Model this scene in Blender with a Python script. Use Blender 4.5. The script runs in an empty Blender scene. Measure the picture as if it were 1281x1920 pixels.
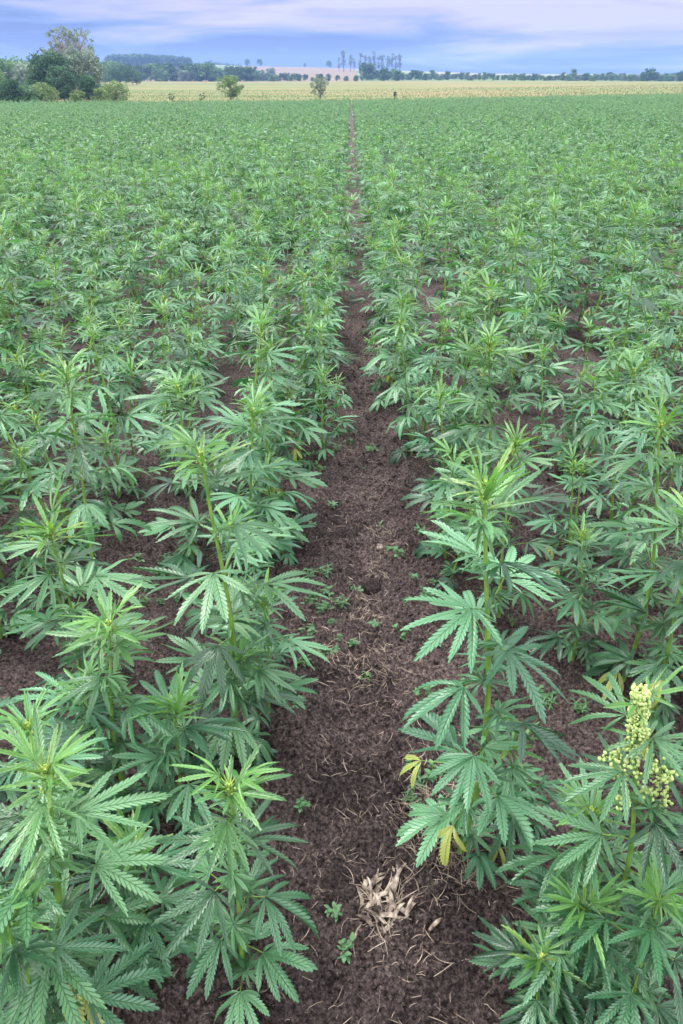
import bpy, math, random
import numpy as np
from mathutils import Vector, Matrix
R = math.radians
C = bpy.context.scene.collection
scene = bpy.context.scene

# ------------------------------------------------------------------ camera
H = 1.62; F = 1397.0; PITCH = 30.4
YAW = math.atan(17.5 / 1620.0)
cam = bpy.data.cameras.new('camera'); cam_o = bpy.data.objects.new('camera', cam); C.objects.link(cam_o)
cam.sensor_fit = 'VERTICAL'; cam.sensor_height = 36.0; cam.lens = 36.0 * F / 1920.0
cam.clip_start = 0.02; cam.clip_end = 12000
cam_o.location = (0, 0, H); cam_o.rotation_euler = (R(90 - PITCH), 0, YAW)
scene.camera = cam_o
# ------------------------------------------------------------------ sky, sun, exposure
SUN_EL, SUN_AZ = 60, 305        # azimuth measured clockwise from +Y
world = bpy.data.worlds.new("World"); scene.world = world; world.use_nodes = True
nt = world.node_tree; nt.nodes.clear()
N = nt.nodes.new; Lk = nt.links.new
out = N('ShaderNodeOutputWorld')
sky = N('ShaderNodeTexSky'); sky.sky_type = 'NISHITA'; sky.sun_disc = False
sky.sun_elevation = R(SUN_EL); sky.sun_rotation = R(SUN_AZ)
bg1 = N('ShaderNodeBackground'); bg1.inputs[1].default_value = 0.10; Lk(sky.outputs[0], bg1.inputs[0])
tc = N('ShaderNodeTexCoord')
sep = N('ShaderNodeSeparateXYZ'); Lk(tc.outputs['Generated'], sep.inputs[0])
def mathn(op, a, b=None, c=None, clamp=False, tree=None):
    n = (tree or nt).nodes.new('ShaderNodeMath'); n.operation = op; n.use_clamp = clamp
    for i, v in enumerate((a, b, c)):
        if v is None: continue
        if isinstance(v, (int, float)): n.inputs[i].default_value = v
        else: (tree or nt).links.new(v, n.inputs[i])
    return n.outputs[0]
def ramp(tree, fac, stops, interp='LINEAR'):
    n = tree.nodes.new('ShaderNodeValToRGB'); tree.links.new(fac, n.inputs[0])
    cr = n.color_ramp; cr.interpolation = interp
    while len(cr.elements) < len(stops): cr.elements.new(0.5)
    for e, (p, c) in zip(cr.elements, stops):
        e.position = p; e.color = (*c, 1) if len(c) == 3 else c
    return n.outputs[0]
def mixc(tree, fac, a, b, mode='MIX'):
    n = tree.nodes.new('ShaderNodeMix'); n.data_type = 'RGBA'; n.blend_type = mode
    for i, v in ((0, fac), (6, a), (7, b)):
        if isinstance(v, (int, float)): n.inputs[i].default_value = v
        elif isinstance(v, tuple): n.inputs[i].default_value = (*v, 1)
        else: tree.links.new(v, n.inputs[i])
    return n.outputs[2]
cmb = N('ShaderNodeCombineXYZ')
Lk(mathn('MULTIPLY', sep.outputs[0], 5.2), cmb.inputs[0])
Lk(mathn('MULTIPLY', sep.outputs[1], 5.2), cmb.inputs[1])
Lk(mathn('MULTIPLY', sep.outputs[2], 48.0), cmb.inputs[2])
nz = N('ShaderNodeTexNoise'); nz.inputs['Scale'].default_value = 1.0; nz.inputs['Detail'].default_value = 5.0
nz.inputs['Roughness'].default_value = 0.50; nz.inputs['Distortion'].default_value = 0.5
off = N('ShaderNodeVectorMath'); off.operation = 'ADD'; off.inputs[1].default_value = (7.3, 2.1, 0.35)
Lk(cmb.outputs[0], off.inputs[0]); Lk(off.outputs[0], nz.inputs['Vector'])
# paler cloud higher up and towards the right, blue band along the horizon
bias = mathn('MULTIPLY', sep.outputs[0], 0.28)
bias = mathn('ADD', bias, mathn('MULTIPLY', mathn('SUBTRACT', sep.outputs[2], 0.034), 6.0))
bias = mathn('MINIMUM', bias, 0.30)
cloudf = mathn('ADD', nz.outputs['Fac'], bias)
ccol = ramp(nt, cloudf, [(0.37, (0.16, 0.25, 0.56)), (0.46, (0.26, 0.37, 0.74)), (0.54, (0.41, 0.47, 0.79)), (0.64, (0.62, 0.59, 0.84)), (0.72, (0.72, 0.69, 0.86))])
high = ramp(nt, sep.outputs[2], [(0.10, (0, 0, 0)), (0.62, (1, 1, 1))])
ccol = mixc(nt, high, ccol, (4.3, 4.35, 4.5))
bg2 = N('ShaderNodeBackground'); bg2.inputs[1].default_value = 1.0; Lk(ccol, bg2.inputs[0])
ms = N('ShaderNodeMixShader'); ms.inputs[0].default_value = 0.90
Lk(bg1.outputs[0], ms.inputs[1]); Lk(bg2.outputs[0], ms.inputs[2]); Lk(ms.outputs[0], out.inputs[0])
sun = bpy.data.lights.new('sun', 'SUN'); sun.energy = 2.7; sun.angle = R(10); sun.color = (1.0, 0.96, 0.90)
sun_o = bpy.data.objects.new('sun', sun); C.objects.link(sun_o)
d = Vector((math.sin(R(SUN_AZ)) * math.cos(R(SUN_EL)), math.cos(R(SUN_AZ)) * math.cos(R(SUN_EL)), math.sin(R(SUN_EL))))
sun_o.rotation_euler = d.to_track_quat('Z', 'Y').to_euler()
scene.view_settings.view_transform = 'Standard'; scene.view_settings.look = 'None'
scene.view_settings.exposure = 0.10; scene.view_settings.gamma = 1.0
scene.render.engine = 'CYCLES'
scene.cycles.max_bounces = 6; scene.cycles.diffuse_bounces = 3; scene.cycles.glossy_bounces = 2
scene.cycles.transmission_bounces = 3; scene.cycles.volume_bounces = 0

# ------------------------------------------------------------------ helpers
def new_mat(name):
    m = bpy.data.materials.new(name); m.use_nodes = True
    m.node_tree.nodes.clear(); return m
class MB:
    """collects verts / faces (+ uv and a colour attribute) and links them as ONE mesh"""
    def __init__(s): s.v = []; s.f = []; s.m = []; s.uv = []; s.col = []; s.n = 0
    def add(s, v, faces, mat=0, uv=None, col=(0.5, 0.5, 0, 1)):
        v = np.asarray(v, float); k = len(v)
        s.v.append(v)
        s.f.extend([tuple(i + s.n for i in f) for f in faces]); s.m.extend([mat] * len(faces))
        s.uv.append(np.zeros((k, 2)) if uv is None else np.asarray(uv, float))
        s.col.append(np.tile(np.array(col, float), (k, 1)) if np.ndim(col) == 1 else np.asarray(col))
        s.n += k
    def mesh(s, name, mats, smooth=True):
        me = bpy.data.meshes.new(name)
        V = np.concatenate(s.v) if s.v else np.zeros((0, 3))
        me.from_pydata(V.tolist(), [], s.f)
        for m in mats: me.materials.append(m)
        me.polygons.foreach_set('material_index', s.m)
        me.polygons.foreach_set('use_smooth', [smooth] * len(s.f))
        U = np.concatenate(s.uv); K = np.concatenate(s.col)
        li = np.empty(len(me.loops), int); me.loops.foreach_get('vertex_index', li)
        uvl = me.uv_layers.new(name='UVMap'); uvl.data.foreach_set('uv', U[li].ravel())
        ca = me.attributes.new('tone', 'FLOAT_COLOR', 'POINT'); ca.data.foreach_set('color', K.ravel())
        me.update(); return me
def link(name, me, parent=None, loc=(0, 0, 0)):
    o = bpy.data.objects.new(name, me); C.objects.link(o); o.location = loc
    if parent: o.parent = parent
    return o
def tag(o, label=None, cat=None, group=None, kind=None):
    if label: o['label'] = label
    if cat: o['category'] = cat
    if group: o['group'] = group
    if kind: o['kind'] = kind
    return o
def empty(name, loc, rz=0.0, s=1.0):
    o = bpy.data.objects.new(name, None); C.objects.link(o); o.location = loc
    o.rotation_euler = (0, 0, rz); o.scale = (s, s, s); o.empty_display_size = 0.1; return o
def rotm(ax, a):
    c, s = math.cos(a), math.sin(a)
    return np.array({'x': [[1, 0, 0], [0, c, -s], [0, s, c]], 'y': [[c, 0, s], [0, 1, 0], [-s, 0, c]], 'z': [[c, -s, 0], [s, c, 0], [0, 0, 1]]}[ax])
def tube(mb, pts, rad, sides=6, mat=0, col=(0.5, 0.5, 0, 1), cap=False):
    pts = np.asarray(pts, float); n = len(pts); V = []; UV = []
    tang = np.gradient(pts, axis=0)
    up = np.array([0.13, 0.97, 0.21])
    L = 0
    for i in range(n):
        t = tang[i] / (np.linalg.norm(tang[i]) + 1e-9)
        a = np.cross(t, up); a /= (np.linalg.norm(a) + 1e-9); b = np.cross(t, a)
        if i: L += np.linalg.norm(pts[i] - pts[i - 1])
        for k in range(sides):
            th = 2 * math.pi * k / sides
            V.append(pts[i] + rad[i] * (math.cos(th) * a + math.sin(th) * b)); UV.append((k / sides, L))
    Fs = [(i * sides + k, i * sides + (k + 1) % sides, (i + 1) * sides + (k + 1) % sides, (i + 1) * sides + k) for i in range(n - 1) for k in range(sides)]
    if cap: Fs.append(tuple((n - 1) * sides + k for k in range(sides)))
    mb.add(V, Fs, mat, UV, col)
# gradient noise on arrays
_rs = np.random.RandomState(11); PERM = np.tile(_rs.permutation(512), 3); GR = _rs.uniform(-1, 1, (512, 2)); GR /= np.linalg.norm(GR, axis=1)[:, None]
def perlin(x, y):
    xi = np.floor(x).astype(int); yi = np.floor(y).astype(int); fx = x - xi; fy = y - yi
    u = fx * fx * fx * (fx * (fx * 6 - 15) + 10); w = fy * fy * fy * (fy * (fy * 6 - 15) + 10)
    def g(ix, iy, dx, dy):
        h = PERM[(PERM[ix & 511] + iy) & 511]; return GR[h, 0] * dx + GR[h, 1] * dy
    a = g(xi, yi, fx, fy); b = g(xi + 1, yi, fx - 1, fy); c = g(xi, yi + 1, fx, fy - 1); e = g(xi + 1, yi + 1, fx - 1, fy - 1)
    return (a + u * (b - a)) * (1 - w) + (c + u * (e - c)) * w
def fbm(x, y, o=4, g=0.5):
    s = 0; a = 1
    for i in range(o): s = s + a * perlin(x + 17.3 * i, y - 9.1 * i); x = x * 2.03; y = y * 2.03; a *= g
    return s
# ------------------------------------------------------------------ terrain shape
def px_ground(px, py, z=0.0):
    """photo pixel -> point on the near ground (only used to measure the photo)"""
    v = Vector(((px - 640.5) / F, -(py - 960) / F, -1.0)).normalized()
    w = Matrix.Rotation(YAW, 3, 'Z') @ Matrix.Rotation(R(90 - PITCH), 3, 'X') @ v
    t = (z - H) / w.z
    return w.x * t, w.y * t
def far_x(px, D): return (px - 658) * D / 1620.0
def sstep(a, b, x):
    t = np.clip((x - a) / (b - a), 0, 1); return t * t * (3 - 2 * t)
PX = np.array([-1400, -400, 0, 200, 380, 470, 560, 660, 800, 1000, 1281, 2200], float)
CREST_Y = np.array([108, 110, 113, 117, 120, 122, 123.5, 127, 133, 137.5, 137.5, 136], float)
def terrain(x, y):
    x = np.asarray(x, float); y = np.asarray(y, float)
    yy = np.maximum(y - 2.5, 0)
    z = -0.0178 * 110 * (1 - np.exp(-yy / 110.0)) * 1.0
    z = -1.75 * (1 - np.exp(-(yy / 62.0) ** 1.25))
    z = z + 0.0128 * np.logaddexp(0, x / 6.0) * 6.0 * sstep(5, 60, y) * (1 - sstep(150, 420, y))
    z = z + 0.5 * sstep(140, 430, y)
    D = np.maximum(y, 1.0)
    px = 658 + x / D * 1620.0
    cz = (138.5 - np.interp(px, PX, CREST_Y)) * 1200 / 1883.0 + H
    hill = sstep(470, 1250, y)
    z = z * (1 - hill) + cz * hill
    z = z + sstep(200, 800, y) * 1.2 * perlin(x / 130.0 + 3, y / 150.0)
    z = z - sstep(1300, 2400, y) * 40
    return z
def edge_y(x): return 100 + 0.30 * np.asarray(x, float) + 1.2 * perlin(np.asarray(x, float) / 9.0, np.zeros_like(np.asarray(x, float)) + 4.2)
HOLES = [px_ground(a, b) + (r, dp) for a, b, r, dp in ((672, 1060, .035, .025), (700, 1100, .05, .03), (700, 1390, .05, .012), (635, 1340, .06, .014), (775, 1400, .04, .014), (612, 1430, .05, .016), (690, 800, .12, .03), (760, 1500, .06, .014), (700, 985, .05, .02), (660, 1300, .035, .02), (735, 1340, .03, .018), (600, 1275, .03, .018), (655, 1380, .028, .02), (720, 1450, .03, .02), (770, 1345, .03, .018), (590, 1500, .04, .02), (690, 1520, .035, .018), (880, 1700, .04, .02), (620, 1850, .04, .02), (860, 1860, .04, .02), (720, 870, .07, .02), (640, 930, .05, .02))]
def micro(x, y):
    """clods and hollows of the soil, only near the camera"""
    near = np.exp(-np.maximum(y - 1, 0) / 9.0)
    z = 0.026 * fbm(x * 2.3, y * 2.3, 3) + 0.028 * fbm(x * 8, y * 8 + 5, 3, .55)
    n = fbm(x * 34, y * 34, 2, .6); z = z + 0.022 * np.abs(n) + 0.007 * np.abs(fbm(x * 75, y * 75, 2, .6)) + .048 * np.maximum(fbm(x * 13 + 3, y * 13, 3, .55), .08) + .030 * np.maximum(fbm(x * 27 + 9, y * 27, 2, .5), .18) + .006 * fbm(x * 150, y * 150, 2, .7)
    z = z * near
    z = z - 0.028 * np.exp(-((x - 0.05) / 0.16) ** 2) * (y < 60) + 0.012 * (y < 60)
    for hx, hy, r, dp in HOLES:
        q = ((x - hx) ** 2 + (y - hy) ** 2) / r ** 2
        z = z - dp * np.exp(-q) + 0.35 * dp * np.exp(-(np.sqrt(q) - 1.6) ** 2 * 4)
    return z
def gz(x, y): return float(terrain(x, y) + micro(np.asarray(x, float), np.asarray(y, float)))
# ------------------------------------------------------------------ materials
def principled(m, rough=.6, spec=.3):
    t = m.node_tree; b = t.nodes.new('ShaderNodeBsdfPrincipled'); o = t.nodes.new('ShaderNodeOutputMaterial')
    t.links.new(b.outputs[0], o.inputs[0]); b.inputs['Roughness'].default_value = rough; b.inputs['Specular IOR Level'].default_value = spec
    return t, b, o
def noise(t, scale, detail=4, rough=.55, vec=None, stretch=None):
    n = t.nodes.new('ShaderNodeTexNoise'); n.inputs['Scale'].default_value = scale; n.inputs['Detail'].default_value = detail; n.inputs['Roughness'].default_value = rough
    if vec is None:
        c = t.nodes.new('ShaderNodeTexCoord'); vec = c.outputs['Object']
    if stretch:
        mp = t.nodes.new('ShaderNodeMapping'); mp.inputs['Scale'].default_value = stretch; t.links.new(vec, mp.inputs[0]); vec = mp.outputs[0]
    t.links.new(vec, n.inputs['Vector']); return n.outputs['Fac']
def bump(t, b, h, s=.5, dist=.01):
    n = t.nodes.new('ShaderNodeBump'); n.inputs['Strength'].default_value = s; n.inputs['Distance'].default_value = dist
    t.links.new(h, n.inputs['Height']); t.links.new(n.outputs[0], b.inputs['Normal']); return n
# leaf: mature blue-green, fresh yellow-green and yellowed tissue by the tone attribute, pale midrib, side veins
def leaf_material(name):
    m = new_mat(name); t, b, o = principled(m, .31, .72)
    a = t.nodes.new('ShaderNodeAttribute'); a.attribute_name = 'tone'
    s = t.nodes.new('ShaderNodeSeparateColor'); t.links.new(a.outputs['Color'], s.inputs[0])
    young, rnd, yel = s.outputs[0], s.outputs[1], s.outputs[2]
    col = ramp(t, rnd, [(0.0, (0.014, 0.066, 0.030)), (0.45, (0.046, 0.162, 0.070)), (1.0, (0.145, 0.335, 0.160))])
    oi = t.nodes.new('ShaderNodeObjectInfo')
    hs = t.nodes.new('ShaderNodeHueSaturation'); t.links.new(col, hs.inputs['Color'])
    t.links.new(mathn('MULTIPLY_ADD', oi.outputs['Random'], .030, .485, tree=t), hs.inputs['Hue'])
    t.links.new(mathn('MULTIPLY_ADD', oi.outputs['Random'], .50, .78, tree=t), hs.inputs['Value'])
    col = mixc(t, young, hs.outputs[0], (0.18, 0.40, 0.075))
    col = mixc(t, yel, col, (0.48, 0.50, 0.13))
    uv = t.nodes.new('ShaderNodeUVMap'); su = t.nodes.new('ShaderNodeSeparateXYZ'); t.links.new(uv.outputs[0], su.inputs[0])
    u, v = su.outputs[0], su.outputs[1]
    ph = mathn('FRACT', mathn('SUBTRACT', v, mathn('MULTIPLY', u, 1.25, tree=t), tree=t), tree=t)
    tri = mathn('ABSOLUTE', mathn('SUBTRACT', ph, .5, tree=t), tree=t)          # .5 on the vein
    vein = mathn('GREATER_THAN', tri, .44, tree=t)
    vein = mathn('MULTIPLY', mathn('SUBTRACT', tri, .40, tree=t), 10, clamp=True, tree=t)
    mid = mathn('SUBTRACT', 1.0, mathn('MULTIPLY', u, 9.0, tree=t), clamp=True, tree=t)
    dark = mathn('MULTIPLY', vein, .52, tree=t)
    c2 = mixc(t, 1.0, col, (0.50, 0.62, 0.55), 'MULTIPLY')
    col = mixc(t, dark, col, c2)
    col = mixc(t, mathn('MULTIPLY', mid, .75, tree=t), col, (0.20, 0.38, 0.15))
    n1 = noise(t, 260, 2)
    col = mixc(t, mathn('MULTIPLY', n1, .22, tree=t), col, (0.03, 0.09, 0.05))
    t.links.new(col, b.inputs['Base Color'])
    h = mathn('ADD', mathn('MULTIPLY', vein, -1, tree=t), mathn('MULTIPLY', mid, -1.5, tree=t), tree=t)
    bump(t, b, mathn('ADD', h, mathn('MULTIPLY', n1, .7, tree=t), tree=t), .9, .0016)
    tr = t.nodes.new('ShaderNodeBsdfTranslucent')
    tcol = mixc(t, 1.0, col, (1.25, 1.35, .55), 'MULTIPLY'); t.links.new(tcol, tr.inputs[0])
    mx = t.nodes.new('ShaderNodeMixShader'); mx.inputs[0].default_value = .26
    t.links.new(b.outputs[0], mx.inputs[1]); t.links.new(tr.outputs[0], mx.inputs[2]); t.links.new(mx.outputs[0], o.inputs[0])
    return m
M_leaf = leaf_material('hemp_leaf')
def stem_material():
    m = new_mat('hemp_stem'); t, b, o = principled(m, .5, .35)
    f = noise(t, 18, 3); col = ramp(t, f, [(.35, (.095, .20, .035)), (.6, (.19, .32, .06)), (.75, (.26, .33, .10))])
    t.links.new(col, b.inputs['Base Color'])
    uv = t.nodes.new('ShaderNodeUVMap'); w = t.nodes.new('ShaderNodeTexWave'); w.inputs['Scale'].default_value = 2.0; w.bands_direction = 'X'
    t.links.new(uv.outputs[0], w.inputs[0]); bump(t, b, w.outputs['Fac'], .5, .001); return m
M_stem = stem_material()
def simple(name, stops, scale=20, rough=.7, spec=.2, bs=0, bd=.002, detail=4, trans=0, stretch=None):
    m = new_mat(name); t, b, o = principled(m, rough, spec)
    f = noise(t, scale, detail, stretch=stretch); col = ramp(t, f, stops); t.links.new(col, b.inputs['Base Color'])
    if bs: bump(t, b, f, bs, bd)
    if trans:
        tr = t.nodes.new('ShaderNodeBsdfTranslucent'); t.links.new(col, tr.inputs[0]); mx = t.nodes.new('ShaderNodeMixShader'); mx.inputs[0].default_value = trans
        t.links.new(b.outputs[0], mx.inputs[1]); t.links.new(tr.outputs[0], mx.inputs[2]); t.links.new(mx.outputs[0], o.inputs[0])
    return m
M_bud = simple('flower_bud', [(.3, (.22, .38, .07)), (.55, (.40, .54, .12)), (.75, (.60, .58, .20))], 120, .6, .3, trans=.2)
M_seed = simple('pale_flower', [(.3, (.36, .52, .15)), (.55, (.55, .68, .25)), (.8, (.70, .76, .38))], 140, .5, .35, trans=.2)
M_straw = simple('dry_straw', [(.3, (.13, .095, .075)), (.5, (.26, .20, .155)), (.75, (.48, .40, .32))], 30, .8, .15, .3, .001)
M_husk = simple('dry_husk', [(.40, (.055, .042, .036)), (.5, (.20, .155, .125)), (.64, (.40, .34, .275))], 38, .75, .2, .5, .001, stretch=(1, 1, 1))
M_weed = simple('weed_leaf', [(.3, (.04, .105, .04)), (.6, (.07, .17, .065)), (.8, (.13, .25, .11))], 60, .5, .4, trans=.2)
M_root = simple('dark_root', [(.3, (.02, .016, .015)), (.7, (.05, .04, .035))], 40, .9, .1)
def soil_material(name='dark_soil'):
    m = new_mat(name); t, b, o = principled(m, .92, .12)
    f1 = noise(t, 3.2, 5); f2 = noise(t, 95, 8, .78); f3 = noise(t, 420, 3, .7)
    col = ramp(t, f2, [(.36, (.007, .0055, .0055)), (.45, (.046, .034, .034)), (.55, (.132, .102, .098)), (.70, (.33, .27, .24))])  # near-black low end: shade of the bump hollows put into the soil colour
    col2 = ramp(t, f1, [(.36, (.58, .56, .58)), (.64, (1.38, 1.34, 1.30))])
    col = mixc(t, 1.0, col, col2, 'MULTIPLY')
    sp = ramp(t, f3, [(.60, (0, 0, 0)), (.72, (1, 1, 1))]); g = t.nodes.new('ShaderNodeRGBToBW'); t.links.new(sp, g.inputs[0])
    col = mixc(t, mathn('MULTIPLY', g.outputs[0], .45, tree=t), col, (.24, .18, .16))
    t.links.new(col, b.inputs['Base Color'])
    hh = mathn('ADD', mathn('MULTIPLY', f2, 1.0, tree=t), mathn('MULTIPLY', f3, .35, tree=t), tree=t)
    bump(t, b, hh, 1.0, .020); return m
M_soil = soil_material()
M_clod = soil_material('soil_crumb')
M_darkclod = simple('dark_clod', [(.35, (.008, .006, .006)), (.6, (.035, .026, .026)), (.75, (.09, .07, .065))], 90, .95, .1, 1.0, .01, 8)  # earth colour darker than the soil around the clod
def meadow_material():
    m = new_mat('dry_meadow'); t, b, o = principled(m, .95, .05)
    f1 = noise(t, .035, 5, .6, stretch=(.35, 1.6, 1)); f2 = noise(t, .9, 5, .65, stretch=(.5, 1.3, 1))
    f = mathn('ADD', mathn('MULTIPLY', f1, .62, tree=t), mathn('MULTIPLY', f2, .38, tree=t), tree=t)
    col = ramp(t, f, [(.42, (.090, .125, .045)), (.47, (.130, .150, .058)), (.52, (.175, .162, .072)), (.57, (.180, .140, .072)), (.64, (.215, .19, .10))])
    t.links.new(col, b.inputs['Base Color']); bump(t, b, f2, .6, .3); return m
M_meadow = meadow_material()
def hill_material():
    m = new_mat('far_fields'); t, b, o = principled(m, .95, .05)
    g = t.nodes.new('ShaderNodeNewGeometry'); sp = t.nodes.new('ShaderNodeSeparateXYZ'); t.links.new(g.outputs['Position'], sp.inputs[0])
    vo = t.nodes.new('ShaderNodeTexVoronoi'); vo.inputs['Scale'].default_value = .0035; vo.inputs['Randomness'].default_value = .8
    c = t.nodes.new('ShaderNodeTexCoord'); mp = t.nodes.new('ShaderNodeMapping'); mp.inputs['Scale'].default_value = (.7, 1.3, 1); mp.inputs['Location'].default_value = (140, 30, 0)
    t.links.new(c.outputs['Object'], mp.inputs[0]); t.links.new(mp.outputs[0], vo.inputs['Vector'])
    bw = t.nodes.new('ShaderNodeRGBToBW'); t.links.new(vo.outputs['Color'], bw.inputs[0])
    col = ramp(t, bw.outputs[0], [(.30, (.08, .14, .055)), (.45, (.15, .18, .08)), (.62, (.20, .19, .10))])
    # pink-brown ploughed field on the slope in the middle
    mxf = mathn('MULTIPLY', mathn('GREATER_THAN', sp.outputs[0], -130, tree=t), mathn('LESS_THAN', mathn('SUBTRACT', sp.outputs[0], mathn('MULTIPLY', sp.outputs[1], .0, tree=t), tree=t), 6, tree=t), tree=t)
    col = mixc(t, mxf, col, (.165, .118, .082))
    f = noise(t, .05, 5); col = mixc(t, mathn('MULTIPLY', f, .4, tree=t), col, (.17, .15, .09))
    t.links.new(col, b.inputs['Base Color']); return m
M_hill = hill_material()
def foliage_material(name, dark, light, yellow=(.3, .34, .1), trans=.22):
    m = new_mat(name); t, b, o = principled(m, .6, .25)
    a = t.nodes.new('ShaderNodeAttribute'); a.attribute_name = 'tone'
    s = t.nodes.new('ShaderNodeSeparateColor'); t.links.new(a.outputs['Color'], s.inputs[0])
    col = mixc(t, s.outputs[1], dark, light); col = mixc(t, s.outputs[2], col, yellow)
    t.links.new(col, b.inputs['Base Color'])
    tr = t.nodes.new('ShaderNodeBsdfTranslucent'); t.links.new(col, tr.inputs[0]); mx = t.nodes.new('ShaderNodeMixShader'); mx.inputs[0].default_value = trans
    t.links.new(b.outputs[0], mx.inputs[1]); t.links.new(tr.outputs[0], mx.inputs[2]); t.links.new(mx.outputs[0], o.inputs[0]); return m
M_tdark = foliage_material('dark_tree_leaves', (.028, .070, .035), (.085, .175, .080))
M_tmid = foliage_material('green_tree_leaves', (.055, .12, .05), (.16, .28, .11))
M_teuc = foliage_material('greygreen_tree_leaves', (.08, .12, .085), (.24, .30, .21))
M_tlight = foliage_material('yellowgreen_bush_leaves', (.085, .15, .045), (.20, .29, .10))
M_bark = simple('bark', [(.3, (.07, .055, .045)), (.7, (.20, .165, .13))], 3, .9, .1)
M_bark_pale = simple('pale_bark', [(.3, (.20, .18, .16)), (.7, (.42, .38, .33))], 2, .9, .1)
M_dgrass = simple('dry_grass_blade', [(.35, (.085, .12, .04)), (.55, (.145, .145, .06)), (.75, (.20, .175, .09))], .6, .9, .1, trans=.2)

# ------------------------------------------------------------------ ground sheets
def lines(a, b, fine0, fine1, step, grow):
    pts = list(np.arange(fine0, fine1, step)); s = step
    p = pts[-1]
    while p < b: s *= grow; p += s; pts.append(min(p, b))
    s = step; p = pts[0]; pre = []
    while p > a: s *= grow; p -= s; pre.append(max(p, a))
    return np.array(pre[::-1] + pts)
gx = lines(-1500, 1500, -.60, .68, .0052, 1.03); gy = lines(-30, 2300, .62, 2.7, .0055, 1.019)
X, Y = np.meshgrid(gx, gy); Z = terrain(X, Y) + np.where(Y < 70, micro(X, np.minimum(Y, 90)), 0)
nyg, nxg = X.shape
ci = (np.arange(nyg - 1)[:, None] * nxg + np.arange(nxg - 1)[None, :])
cxm = (X[:-1, :-1] + X[1:, 1:]) / 2; cym = (Y[:-1, :-1] + Y[1:, 1:]) / 2
cls = np.where(cym < edge_y(cxm) + .8, 0, np.where(cym < 452, 1, 2))
VV = np.stack([X.ravel(), Y.ravel(), Z.ravel()], 1)
for k, (nm, mt) in enumerate((('ground_soil', M_soil), ('meadow', M_meadow), ('hills', M_hill))):
    c = ci[cls == k].ravel(); q = np.stack([c, c + 1, c + nxg + 1, c + nxg], 1)
    u, inv = np.unique(q.ravel(), return_inverse=True)
    me = bpy.data.meshes.new(nm); vv = VV[u]; me.vertices.add(len(u)); me.vertices.foreach_set('co', vv.ravel())
    nf = len(q); me.loops.add(nf * 4); me.loops.foreach_set('vertex_index', inv.astype(np.int32).ravel())
    me.polygons.add(nf); me.polygons.foreach_set('loop_start', np.arange(nf, dtype=np.int32) * 4)
    me.polygons.foreach_set('use_smooth', np.ones(nf, bool)); me.materials.append(mt); me.update(calc_edges=True)
    tag(link(nm, me), kind='structure')

# ------------------------------------------------------------------ hemp leaves
_tf = {}
def leaflet_faces(T, teeth):
    if (T, teeth) in _tf: return _tf[(T, teeth)]
    Fs = []; m0 = 0; eL = T + 1; eR = 2 * (T + 1); pL = 3 * (T + 1); pR = pL + T
    for i in range(T):
        Fs.append((m0 + i, m0 + i + 1, eL + i + 1, eL + i)); Fs.append((m0 + i + 1, m0 + i, eR + i, eR + i + 1))
        if teeth: Fs.append((eL + i, eL + i + 1, pL + i)); Fs.append((eR + i + 1, eR + i, pR + i))
    _tf[(T, teeth)] = Fs; return Fs
def leaflet(T, teeth, L, W, fold, droop, twist, wave, wp):
    t = np.linspace(0, 1, T + 1)
    prof = (np.clip(t, 0, 1) ** .85) * (1 - t) ** .72; prof = prof / .41; prof[0] = .05; prof[-1] = .0
    we = W * .5 * prof * (.74 if teeth else 1.0); dt = 1.0 / T
    xs = [np.zeros(T + 1), -we, we]; ts = [t, t, t]; us = [np.zeros(T + 1), np.ones(T + 1), np.ones(T + 1)]
    if teeth:
        tp = np.minimum(t[1:] + .22 * dt, .995); tm = t[1:] - .2 * dt
        wt = W * .5 * ((tm ** .85) * (1 - tm) ** .72 / .41) * 1.06
        xs += [-wt, wt]; ts += [tp, tp]; us += [np.full(T, 1.3)] * 2
    x = np.concatenate(xs); tt = np.concatenate(ts); u = np.concatenate(us)
    z = np.abs(x) * fold + wave * W * np.sin(tt * 9 + wp) * np.abs(u)
    th = max(abs(droop), 1e-3) * np.sign(droop if droop else 1)
    ang = th * tt ** 1.25
    yy = L * np.sin(th * tt) / th; zz = -L * (1 - np.cos(th * tt)) / th
    ca, sa = np.cos(ang), np.sin(ang)
    tw = twist * tt; xr = x * np.cos(tw) - z * np.sin(tw); zr = x * np.sin(tw) + z * np.cos(tw)
    V = np.stack([xr, yy + zr * sa, zz + zr * ca], 1)
    return V, np.stack([u, tt * T], 1)
ANG = {3: [0, 38, -38], 5: [0, 32, -32, 70, -70], 7: [0, 25, -25, 54, -54, 92, -92], 9: [0, 21, -21, 44, -44, 72, -72, 112, -112], 1: [0]}
LEN = {3: [1, .72, .72], 5: [1, .86, .86, .55, .55], 7: [1, .92, .92, .74, .74, .42, .42], 9: [1, .95, .95, .84, .84, .6, .6, .32, .32], 1: [1]}
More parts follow.
